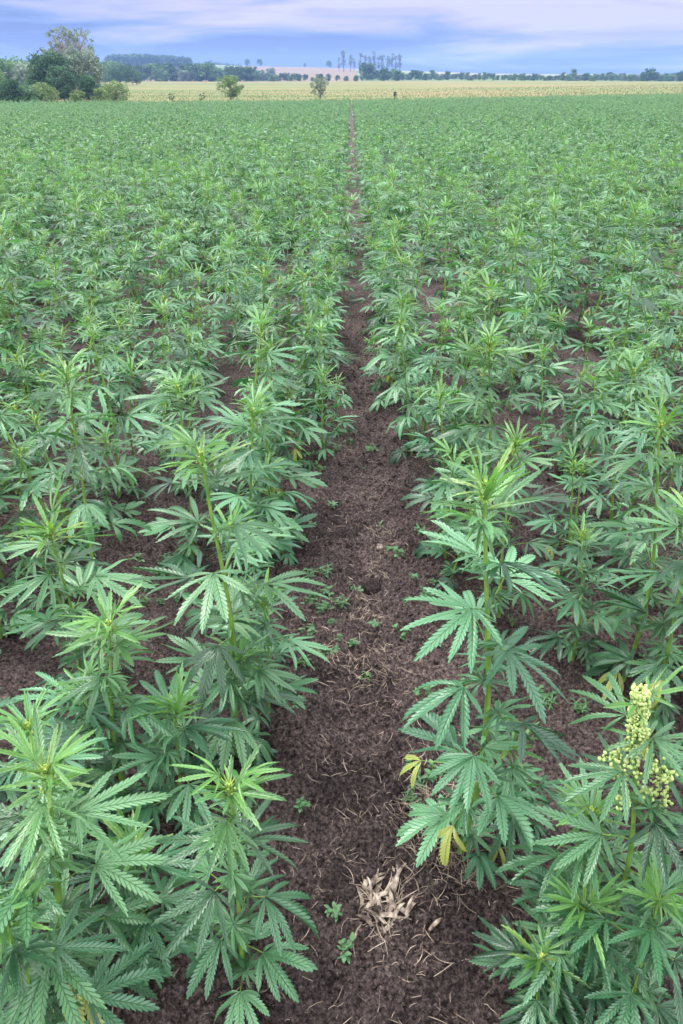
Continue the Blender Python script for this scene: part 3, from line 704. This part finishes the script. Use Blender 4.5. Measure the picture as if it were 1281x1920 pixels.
# weeds
def ovate(mb, org, az, tilt, L, W, mat=0):
    n = 5; V = []
    for i in range(n):
        f = i / (n - 1); w = W * .5 * math.sin(math.pi * min(.98, f * .88 + .08)) ** .8; z = -L * .25 * f * f
        V += [(-w, f * L, z + w * .3), (0, f * L, z), (w, f * L, z + w * .3)]
    Fs = []
    for i in range(n - 1):
        for j in (0, 1): a = i * 3 + j; Fs.append((a, a + 1, a + 4, a + 3))
    mb.add(np.array(V) @ (rotm('z', az) @ rotm('x', tilt)).T + org, Fs, mat)
def weed_mesh(seed, kind):
    rw = random.Random(seed); st, lf = MB(), MB()
    if kind == 'rosette':
        ns = rw.randrange(4, 8)
        for s_ in range(ns):
            a = rw.uniform(0, 6.28); r0 = rw.uniform(.0, .022); h = rw.uniform(.008, .03); e = np.array([math.cos(a) * r0, math.sin(a) * r0, h])
            tube(st, [(0, 0, -.004), e * .6, e], [.0011, .0009, .0007], 4)
            for q in range(rw.randrange(3, 6)): ovate(lf, e + np.array([0, 0, -.003 * q]), rw.uniform(0, 6.28), rw.uniform(-.2, .6), rw.uniform(.010, .020), rw.uniform(.007, .012))
    else:
        for s_ in range(3):
            a = s_ * 2.1; h = rw.uniform(.03, .055); e = np.array([math.cos(a) * .02, math.sin(a) * .02, h]); tube(st, [(0, 0, -.004), e * .5, e], [.0014, .0011, .0008], 4)
            for q in range(9): ovate(lf, e * (1 - q * .09), q * 2.4, rw.uniform(0, .7), rw.uniform(.018, .030), rw.uniform(.004, .007))
    return st.mesh('stem', [M_stem]), lf.mesh('leaves', [M_weed])
WK = [weed_mesh(i, 'rosette') for i in range(5)] + [weed_mesh(9, 'spiky'), weed_mesh(10, 'spiky')]
wpx = [(612, 1088, 5), (668, 1108, 0), (585, 1140, 1), (640, 1142, 5), (705, 1187, 2), (662, 1212, 3), (578, 1198, 4), (800, 1132, 0), (752, 1192, 1), (735, 1040, 2), (632, 1728, 3), (648, 1790, 0), (812, 1466, 4), (795, 1312, 1), (552, 1340, 2), (565, 1528, 3), (712, 990, 1), (745, 1060, 4), (590, 1000, 2), (628, 960, 3), (655, 830, 4), (300, 1086, 0), (342, 1078, 1), (284, 1118, 2), (335, 1132, 5), (380, 1112, 3), (262, 1060, 4), (250, 940, 0), (225, 905, 1), (1060, 1180, 2), (1130, 1190, 3), (1020, 1320, 4), (1175, 1370, 1), (850, 1300, 0), (790, 1010, 3), (600, 890, 1), (720, 760, 0)]
for i, (px, py, k) in enumerate(wpx):
    x, y = px_ground(px, py); t = empty('weed', (x, y, gz(x, y) - .001), rl.uniform(0, 6.28), rl.uniform(.8, 1.25))
    sidew = 'left side' if px < 640 else 'middle' if px < 740 else 'right side'
    if px < 450 or px > 1000: lab = 'tiny green weed, %s from the near end between the hemp rows %s of the path' % (ordw(1 + sum(1 for q in wpx if (q[0] < 450 if px < 450 else q[0] > 1000) and q[1] > py)), 'left' if px < 450 else 'right'); g = 'weed seedlings between the rows'
    else: lab = '%s seedling, %s along the %s of the bare path' % ('spiky weed' if k >= 5 else 'round-leaved weed', ordw(1 + sum(1 for q in wpx if 450 <= q[0] <= 1000 and q[1] > py and ('left side' if q[0] < 640 else 'middle' if q[0] < 740 else 'right side') == sidew)) + ' from the near end', sidew); g = 'weed seedlings on the path'
    tag(t, lab, 'weed', g); link('stem', WK[k][0], t); link('leaves', WK[k][1], t)
WP = [(590, 1135, .05, 9, 'left path edge patch'), (775, 1140, .045, 7, 'right path edge patch'), (645, 1205, .06, 6, 'mid path patch'), (310, 1095, .10, 12, 'left soil gap'), (1080, 1190, .10, 9, 'right soil gap'), (640, 850, .09, 8, 'far path patch'), (825, 1470, .04, 5, 'patch beside the straw')]
for px, py, sd_, n, wn in WP:
    cx_, cy_ = px_ground(px, py); q_ = sorted([(cx_ + rl.gauss(0, sd_), cy_ + rl.gauss(0, sd_ * 1.3)) for _ in range(n)], key=lambda p: p[1])
    for j, (x, y) in enumerate(q_):
        k = rl.randrange(7); t = empty('weed', (x, y, gz(x, y) - .002), rl.uniform(0, 6.28), rl.uniform(.35, .95)); t.rotation_euler = (rl.gauss(0, .2), rl.gauss(0, .2), rl.uniform(0, 6))
        tag(t, 'small %s weed, %s from the near end in the %s' % ('spiky' if k >= 5 else 'round-leaved', ordw(j + 1), wn), 'weed', 'weeds in patches'); link('stem', WK[k][0], t); link('leaves', WK[k][1], t)
# dark strap-leaved weed across the path
x, y = px_ground(640, 668); t = empty('grass_weed', (x, y, gz(x, y))); tag(t, 'dark green clump of strap leaves growing across the path', 'weed')
mb = MB(); rw = random.Random(3)
for i in range(34):
    a = rw.uniform(0, 6.28); L = rw.uniform(.09, .20); el = rw.uniform(.25, .9)
    V = []
    for j in range(6):
        f = j / 5; r_ = L * f * math.cos(el); z = L * (f * math.sin(el) - .5 * f * f); w = .007 * (1 - f) ** .6 + .0004; c_, s_ = math.cos(a), math.sin(a)
        V += [(c_ * r_ - s_ * w, s_ * r_ + c_ * w, z + .002), (c_ * r_, s_ * r_, z), (c_ * r_ + s_ * w, s_ * r_ - c_ * w, z + .002)]
    mb.add(V, [(j * 3 + q, j * 3 + q + 1, j * 3 + q + 4, j * 3 + q + 3) for j in range(5) for q in (0, 1)])
link('leaves', mb.mesh('leaves', [M_weed]), t)
mb = MB(); tube(mb, [(0, 0, -.01), (0, 0, .02)], [.008, .005], 6); link('base', mb.mesh('base', [M_stem]), t)

# ------------------------------------------------------------------ trees and bushes
def leaf_quads(mb, rg, c, rad, n, size, tone, yel=0., flat=.85):
    nr = np.random.RandomState(rg.randrange(1 << 30))
    v = nr.normal(size=(n, 3)); v /= np.linalg.norm(v, axis=1)[:, None]; v *= (nr.uniform(.25, 1.0, (n, 1)) ** .5)
    P_ = c + v * np.array(rad) 
    a = nr.normal(size=(n, 3)); a /= np.linalg.norm(a, axis=1)[:, None]; b = np.cross(a, nr.normal(size=(n, 3))); b /= np.linalg.norm(b, axis=1)[:, None]
    s = size * nr.uniform(.6, 1.3, (n, 1))
    V = np.stack([P_ - a * s, P_ + b * s * .45, P_ + a * s, P_ - b * s * .45], 1).reshape(-1, 3)
    tn = np.clip(tone + nr.uniform(-.25, .25, n), 0, 1)
    col = np.stack([np.zeros(n), tn, np.full(n, yel), np.ones(n)], 1).repeat(4, 0)
    mb.add(V, [(4 * i, 4 * i + 1, 4 * i + 2, 4 * i + 3) for i in range(n)], 0, None, col)
def make_tree(seed, h, w, kind, leaves=M_tmid, bark=M_bark, lsize=.22, nl=60, nclump=30, yel=0.):
    """trunk and limbs + crown of leaf clumps hung on the limb ends"""
    rt = random.Random(seed); tr, cr = MB(), MB()
    t0 = {'round': .22, 'bush': .06, 'euc': .50, 'pole': .30, 'sapling': .2}[kind]
    tr_r = .020 * h + .03
    lean = (rt.uniform(-.04, .04) * h, rt.uniform(-.04, .04) * h)
    def P(f): return np.array([lean[0] * f, lean[1] * f, h * f])
    ntop = {'round': .8, 'bush': .5, 'euc': .9, 'pole': .95, 'sapling': .8}[kind]
    if kind == 'bush':
        for i in range(5):
            a = i * 1.26; tube(tr, [(0, 0, -.2), (math.cos(a) * w * .12, math.sin(a) * w * .12, h * .3), (math.cos(a) * w * .3, math.sin(a) * w * .3, h * .62)], [tr_r * .6, tr_r * .4, tr_r * .15], 5)
    else: tube(tr, [P(f) - np.array([0, 0, .3 if f == 0 else 0]) for f in np.linspace(0, ntop, 7)], [tr_r * (1 - .8 * f) for f in np.linspace(0, 1, 7)], 7)
    for i in range(nclump):
        f = rt.random(); a = rt.uniform(0, 6.28)
        if kind == 'round': zf = t0 + (1 - t0) * f; rr = w * .5 * math.sqrt(max(.05, 1 - ((zf - .58) / .50) ** 2)) * rt.uniform(.45, .95); cs = w * .17
        elif kind == 'bush': zf = .15 + .78 * f; rr = w * .5 * math.sqrt(max(.05, 1 - ((zf - .35) / .70) ** 2)) * rt.uniform(.3, .95); cs = w * .18
        elif kind == 'euc': zf = t0 + (.97 - t0) * f; rr = w * .5 * math.sqrt(max(.1, 1 - ((zf - .70) / .34) ** 2)) * rt.uniform(.35, 1.05); cs = w * .078
        elif kind == 'pole': zf = t0 + (1 - t0) * f; rr = w * .5 * rt.uniform(.1, .8) * (1.15 - zf * .6); cs = w * .26
        else: zf = .30 + .66 * f; rr = w * .5 * rt.uniform(.2, 1.0) * (1 - .45 * abs(zf - .7)); cs = w * .12
        zf = min(zf, .97)
        c = P(zf) * np.array([1, 1, 0]) + np.array([math.cos(a) * rr, math.sin(a) * rr, zf * h])
        b0 = P(min(max(t0 * .8, zf - .22), ntop))
        tube(tr, [b0, (b0 + c) / 2 + np.array([0, 0, -.03 * h]), c], [tr_r * .34, tr_r * .2, tr_r * .07], 4)
        cs_ = cs * rt.uniform(.7, 1.3); leaf_quads(cr, rt, c, (cs_, cs_, cs_ * .75), nl, lsize, rt.uniform(.15, .85), yel if rt.random() < .5 else yel * .3)
    return tr.mesh('trunk', [bark]), cr.mesh('crown', [leaves])
def put_tree(name, px, D, h, w, kind, label, cat='tree', group=None, **kw):
    x = far_x(px, D); tr, cr = make_tree(int(px * 7 + D), h, w, kind, **kw)
    t = empty(name, (x, D, float(terrain(x, D)) - .05)); tag(t, label, cat, group); link('trunk', tr, t); link('crown', cr, t); return t
# near thicket at the left end of the meadow
put_tree('tall_tree', 119, 122, 9.1, 5.0, 'euc', 'left one of the two tall open-crowned grey green trees', leaves=M_teuc, bark=M_bark_pale, lsize=.13, nl=36, nclump=66)
put_tree('tall_tree', 157, 125, 9.0, 5.2, 'euc', 'right one of the two tall open-crowned grey green trees', leaves=M_teuc, bark=M_bark_pale, lsize=.13, nl=36, nclump=70)
put_tree('dense_tree', 92, 112, 5.4, 5.8, 'round', 'broad dark green tree below the tall open-crowned pair', leaves=M_tdark, lsize=.16, nl=130, nclump=75)
put_tree('dense_tree', 150, 116, 5.8, 5.6, 'round', 'dark grey green tree right under the tall open crowns', leaves=M_teuc, lsize=.16, nl=110, nclump=65)
put_tree('round_tree', 112, 104, 3.9, 3.6, 'round', 'dark rounded tree in front of the thicket, under the tall pair', leaves=M_tdark, lsize=.12, nl=110, nclump=50)
put_tree('round_tree', 158, 105, 3.1, 2.8, 'round', 'small dark tree right of the dark rounded one in the thicket', leaves=M_tdark, lsize=.12, nl=100, nclump=40)
put_tree('bush', 72, 100, 2.2, 3.4, 'bush', 'pale green bush at the left foot of the thicket', 'bush', leaves=M_tlight, lsize=.11, nl=90, nclump=40, yel=.2)
put_tree('bush', 210, 106, 2.3, 3.6, 'bush', 'yellow green bush at the right end of the thicket', 'bush', leaves=M_tlight, lsize=.11, nl=90, nclump=42, yel=.2)
put_tree('bush', 180, 103, 1.7, 2.0, 'bush', 'small yellow green bush between the dark trees and the end bush', 'bush', leaves=M_tlight, lsize=.10, nl=80, nclump=26, yel=.3)
put_tree('bush', 135, 101, 1.6, 1.9, 'bush', 'small pale bush between the two dark trees of the thicket', 'bush', leaves=M_tlight, lsize=.10, nl=80, nclump=26, yel=.3)
put_tree('bush', 8, 96, 2.6, 3.0, 'bush', 'dark bush at the left edge of the picture', 'bush', leaves=M_tdark, lsize=.12, nl=110, nclump=44)
put_tree('bush', 40, 98, 2.0, 2.8, 'bush', 'mid green bush beside the dark one at the left edge', 'bush', leaves=M_tmid, lsize=.11, nl=100, nclump=40)
put_tree('round_tree', -40, 112, 4.4, 6.0, 'round', 'green tree partly outside the left edge', leaves=M_tmid, lsize=.16, nl=110, nclump=60)
put_tree('round_tree', 12, 190, 5.6, 11, 'round', 'pale green tree behind the thicket at the left edge', leaves=M_tmid, lsize=.30, nl=90, nclump=60)
put_tree('round_tree', 52, 185, 5.0, 8, 'round', 'greyish tree behind the thicket left of the tall pair', leaves=M_teuc, lsize=.26, nl=90, nclump=50)
put_tree('round_tree', 203, 330, 7.0, 12, 'round', 'pale green tree behind the thicket right of the tall pair', leaves=M_tmid, lsize=.34, nl=90, nclump=50)
put_tree('round_tree', 222, 300, 5.8, 7.0, 'round', 'left dark tree of the small pair beyond the thicket', leaves=M_tdark, lsize=.2, nl=110, nclump=40)
put_tree('round_tree', 246, 296, 4.8, 6.6, 'round', 'right, lower dark tree of the small pair beyond the thicket', leaves=M_tdark, lsize=.2, nl=110, nclump=40)
put_tree('sapling', 430, 106, 3.0, 3.3, 'sapling', 'bushy green sapling on the meadow edge, left one of two', leaves=M_tmid, lsize=.10, nl=58, nclump=46, yel=.25)
put_tree('sapling', 600, 106, 2.9, 2.6, 'sapling', 'slim sparse sapling on the meadow edge, right one of two', leaves=M_teuc, lsize=.09, nl=42, nclump=38)
for (px, h, lab) in ((375, 1.3, 'dark weed stalk on the meadow edge left of the saplings'), (743, 1.35, 'dark weed stalk standing alone on the meadow edge right of the saplings'), (318, 1.2, 'thin dark weed stalk on the meadow edge right of the thicket')):
    put_tree('weed_stalk', px, 101, h, .8, 'sapling', lab, 'weed', leaves=M_tdark, lsize=.07, nl=30, nclump=12)
# hedgerow at the far side of the meadow: individual trees, shared shapes
rt = random.Random(21)
HV = [make_tree(900 + i, 1.0 * (6 + (i % 3)), 7.0 + (i % 2) * 2, 'round' if i % 3 == 1 else 'bush', leaves=(M_tmid, M_tdark, M_tmid, M_teuc)[i % 4], lsize=.50, nl=42, nclump=34) for i in range(7)]
HC = {}
def hedge(px, D, s, v, label, group, order=False):
    if order: HC[group] = HC.get(group, 0) + 1; label = label % ordw(HC[group])
    x = far_x(px, D); t = empty('hedge_tree', (x, D, float(terrain(x, D)) - .1), rt.uniform(0, 6.28), s); tag(t, label, 'tree', group)
    link('trunk', HV[v][0], t); link('crown', HV[v][1], t)
px = 175
while px < 560:                                # taller belt left of centre
    hs = np.interp(px, [175, 300, 400, 470, 540], [1.10, 1.05, .98, .80, .45]) * rt.uniform(.8, 1.15)
    hedge(px, 452 + rt.uniform(0, 45), hs, rt.randrange(7), 'rounded green tree, %s from the left in the far belt behind the meadow', 'trees of the left belt', True); px += rt.uniform(5, 9)
px = 545
while px < 700:
    hedge(px, 452 + rt.uniform(0, 25), rt.uniform(.28, .5), rt.randrange(7), 'low dark shrub below the pink field, %s from the left', 'shrubs in front of the pink field', True); px += rt.uniform(11, 19)
px = 690
while px < 960:
    hedge(px, 453 + rt.uniform(0, 110), np.interp(px, [690, 780, 960], [.72, .60, .40]) * rt.uniform(.75, 1.2), rt.randrange(7), 'hazy green shrub, %s from the left in the middle hedgerow', 'middle hedgerow', True); px += rt.uniform(5, 10)
px = 955
while px < 1340:
    hedge(px, 453 + rt.uniform(0, 60), np.interp(px, [955, 1100, 1281], [.38, .46, .60]) * rt.uniform(.75, 1.2), rt.randrange(7), 'dark green tree, %s from the left in the low right hedgerow', 'right hedgerow', True); px += rt.uniform(4, 7)
hedge(1074, 480, .72, 2, 'tallest rounded tree in the hedgerow right of centre', 'right hedgerow')
hedge(1215, 470, .78, 5, 'tallest tree in the hedgerow near the right edge', 'right hedgerow')
hedge(688, 500, 1.15, 1, 'rounded green tree in front of the row of tall trees', 'middle hedgerow')
for px, s, l in ((463, .85, 'left one of three small dark trees on the pink field'), (490, .7, 'middle one of three small dark trees on the pink field'), (508, .9, 'right one of three small dark trees on the pink field')): hedge(px, 640, s, 3, l, 'small trees on the pink field')
for px, s, l in ((465, 1.1, 'small tree on the skyline, first right of the far blue wood'), (488, 1.2, 'small dark tree on the skyline above the pink field'), (572, .6, 'tiny tree on the skyline left of the tall tree row'), (617, 1.1, 'small round tree on the skyline just left of the tall tree row')): hedge(px, 1150, s, 4, l, 'lone trees on the skyline')
# row of tall slim trees on the rise
PV = [make_tree(950 + i, 15 + i, 6.5, 'pole', leaves=M_teuc, lsize=.65, nl=15, nclump=24) for i in range(4)]
pol = [(636, .8), (645, 1.22), (657, .95), (664, .7), (675, 1.12), (686, .95), (693, .9), (702, 1.1), (710, .95), (716, 1.05), (727, .95), (735, 1.02), (742, 1.0), (750, 1.08)]
for i, (px, s) in enumerate(pol):
    D = 900; x = far_x(px, D); t = empty('slim_tree', (x, D, float(terrain(x, D)) - .1), rt.uniform(0, 6), s * .98)
    tag(t, 'tall slim tree, %s from the left in the row on the skyline' % ordw(i + 1), 'tree', 'row of tall slim trees on the rise'); link('trunk', PV[i % 4][0], t); link('crown', PV[i % 4][1], t)
# far-off woods that read as one mass
def wood(name, px0, px1, D, ytop, h, n, label, depth=60):
    mb = MB(); rw = random.Random(int(px0))
    for i in range(n):
        px = rw.uniform(px0, px1); d_ = D + rw.uniform(0, depth); x = far_x(px, d_)
        top = (138.5 - ytop(px)) * d_ / 1883 + H - (1.5 if rw.random() < .6 else rw.uniform(0, 2.5)) ; z0 = float(terrain(x, d_)); hh = min(h, max(3, top - z0))
        if top - z0 > h: z0 = top - h
        tube(mb, [(x, d_, float(terrain(x, d_)) - .5), (x, d_, z0 + hh * .9)], [.25, .1], 4, mat=1)
        for q in range(6):
            leaf_quads(mb, rw, np.array([x + rw.uniform(-1.2, 1.2), d_ + rw.uniform(-1.2, 1.2), z0 + hh * (.30 + .62 * q / 5)]), (2.0, 2.0, hh * .13), 22, .8, rw.uniform(.1, .8))
    tag(link(name, mb.mesh(name, [M_tdark, M_bark])), label, 'wood', kind='stuff')
wood('plantation', 201, 360, 880, lambda p: np.interp(p, [201, 215, 260, 310, 340, 360], [103, 99.5, 98.5, 100.5, 103, 106]), 16, 420, 'dense blue green plantation on the hill behind the thicket')
wood('far_wood', 386, 452, 1500, lambda p: np.interp(p, [386, 400, 425, 452], [113, 113.5, 116, 120]), 9, 160, 'low blue wood on the distant ridge left of the pink field')
wood('far_wood', 0, 190, 1350, lambda p: np.interp(p, [0, 190], [110, 112]), 6, 160, 'faint blue wood on the ridge at the far left')
# dry grass tufts at the near side of the meadow
mb = MB(); rs = np.random.RandomState(4); n = 16000
gyy = edge_y(np.zeros(n)) + 1.0 + 120 * rs.uniform(0, 1, n) ** 1.3; gxx = rs.uniform(-.52, .52, n) * gyy; gyy = gyy + .30 * gxx
gzz = terrain(gxx, gyy); hh = rs.uniform(.05, .24, n); az = rs.uniform(0, 6.28, n); w = .02 + .03 * rs.uniform(0, 1, n)
for k in range(3):
    a = az + k * 2.1; lx = np.cos(a) * hh * .4; ly = np.sin(a) * hh * .4
    V = np.stack([np.stack([gxx - np.sin(a) * w, gyy + np.cos(a) * w, gzz - .02], 1), np.stack([gxx + np.sin(a) * w, gyy - np.cos(a) * w, gzz - .02], 1), np.stack([gxx + lx, gyy + ly, gzz + hh], 1)], 1).reshape(-1, 3)
    mb.add(V, [(3 * i, 3 * i + 1, 3 * i + 2) for i in range(n)])
tag(link('dry_grass', mb.mesh('dry_grass', [M_dgrass], False)), 'dry yellow grass on the near side of the meadow', 'grass', kind='stuff')

# ------------------------------------------------------------------ haze
bx0, bx1, by0, by1, bz0, bz1 = -1560, 1560, -40, 2350, -45, 45
me = bpy.data.meshes.new('haze')
me.from_pydata([(x, y, z) for x in (bx0, bx1) for y in (by0, by1) for z in (bz0, bz1)], [], [(0, 1, 3, 2), (4, 6, 7, 5), (0, 4, 5, 1), (2, 3, 7, 6), (0, 2, 6, 4), (1, 5, 7, 3)])
m = new_mat('haze'); t = m.node_tree; pv = t.nodes.new('ShaderNodeVolumePrincipled'); o = t.nodes.new('ShaderNodeOutputMaterial')
pv.inputs['Color'].default_value = (.32, .50, 1.0, 1); pv.inputs['Density'].default_value = .00034; pv.inputs['Anisotropy'].default_value = 0.0
t.links.new(pv.outputs[0], o.inputs['Volume']); me.materials.append(m)
ho = link('haze', me); tag(ho, 'thin blue haze hanging over the fields', 'haze', kind='stuff')
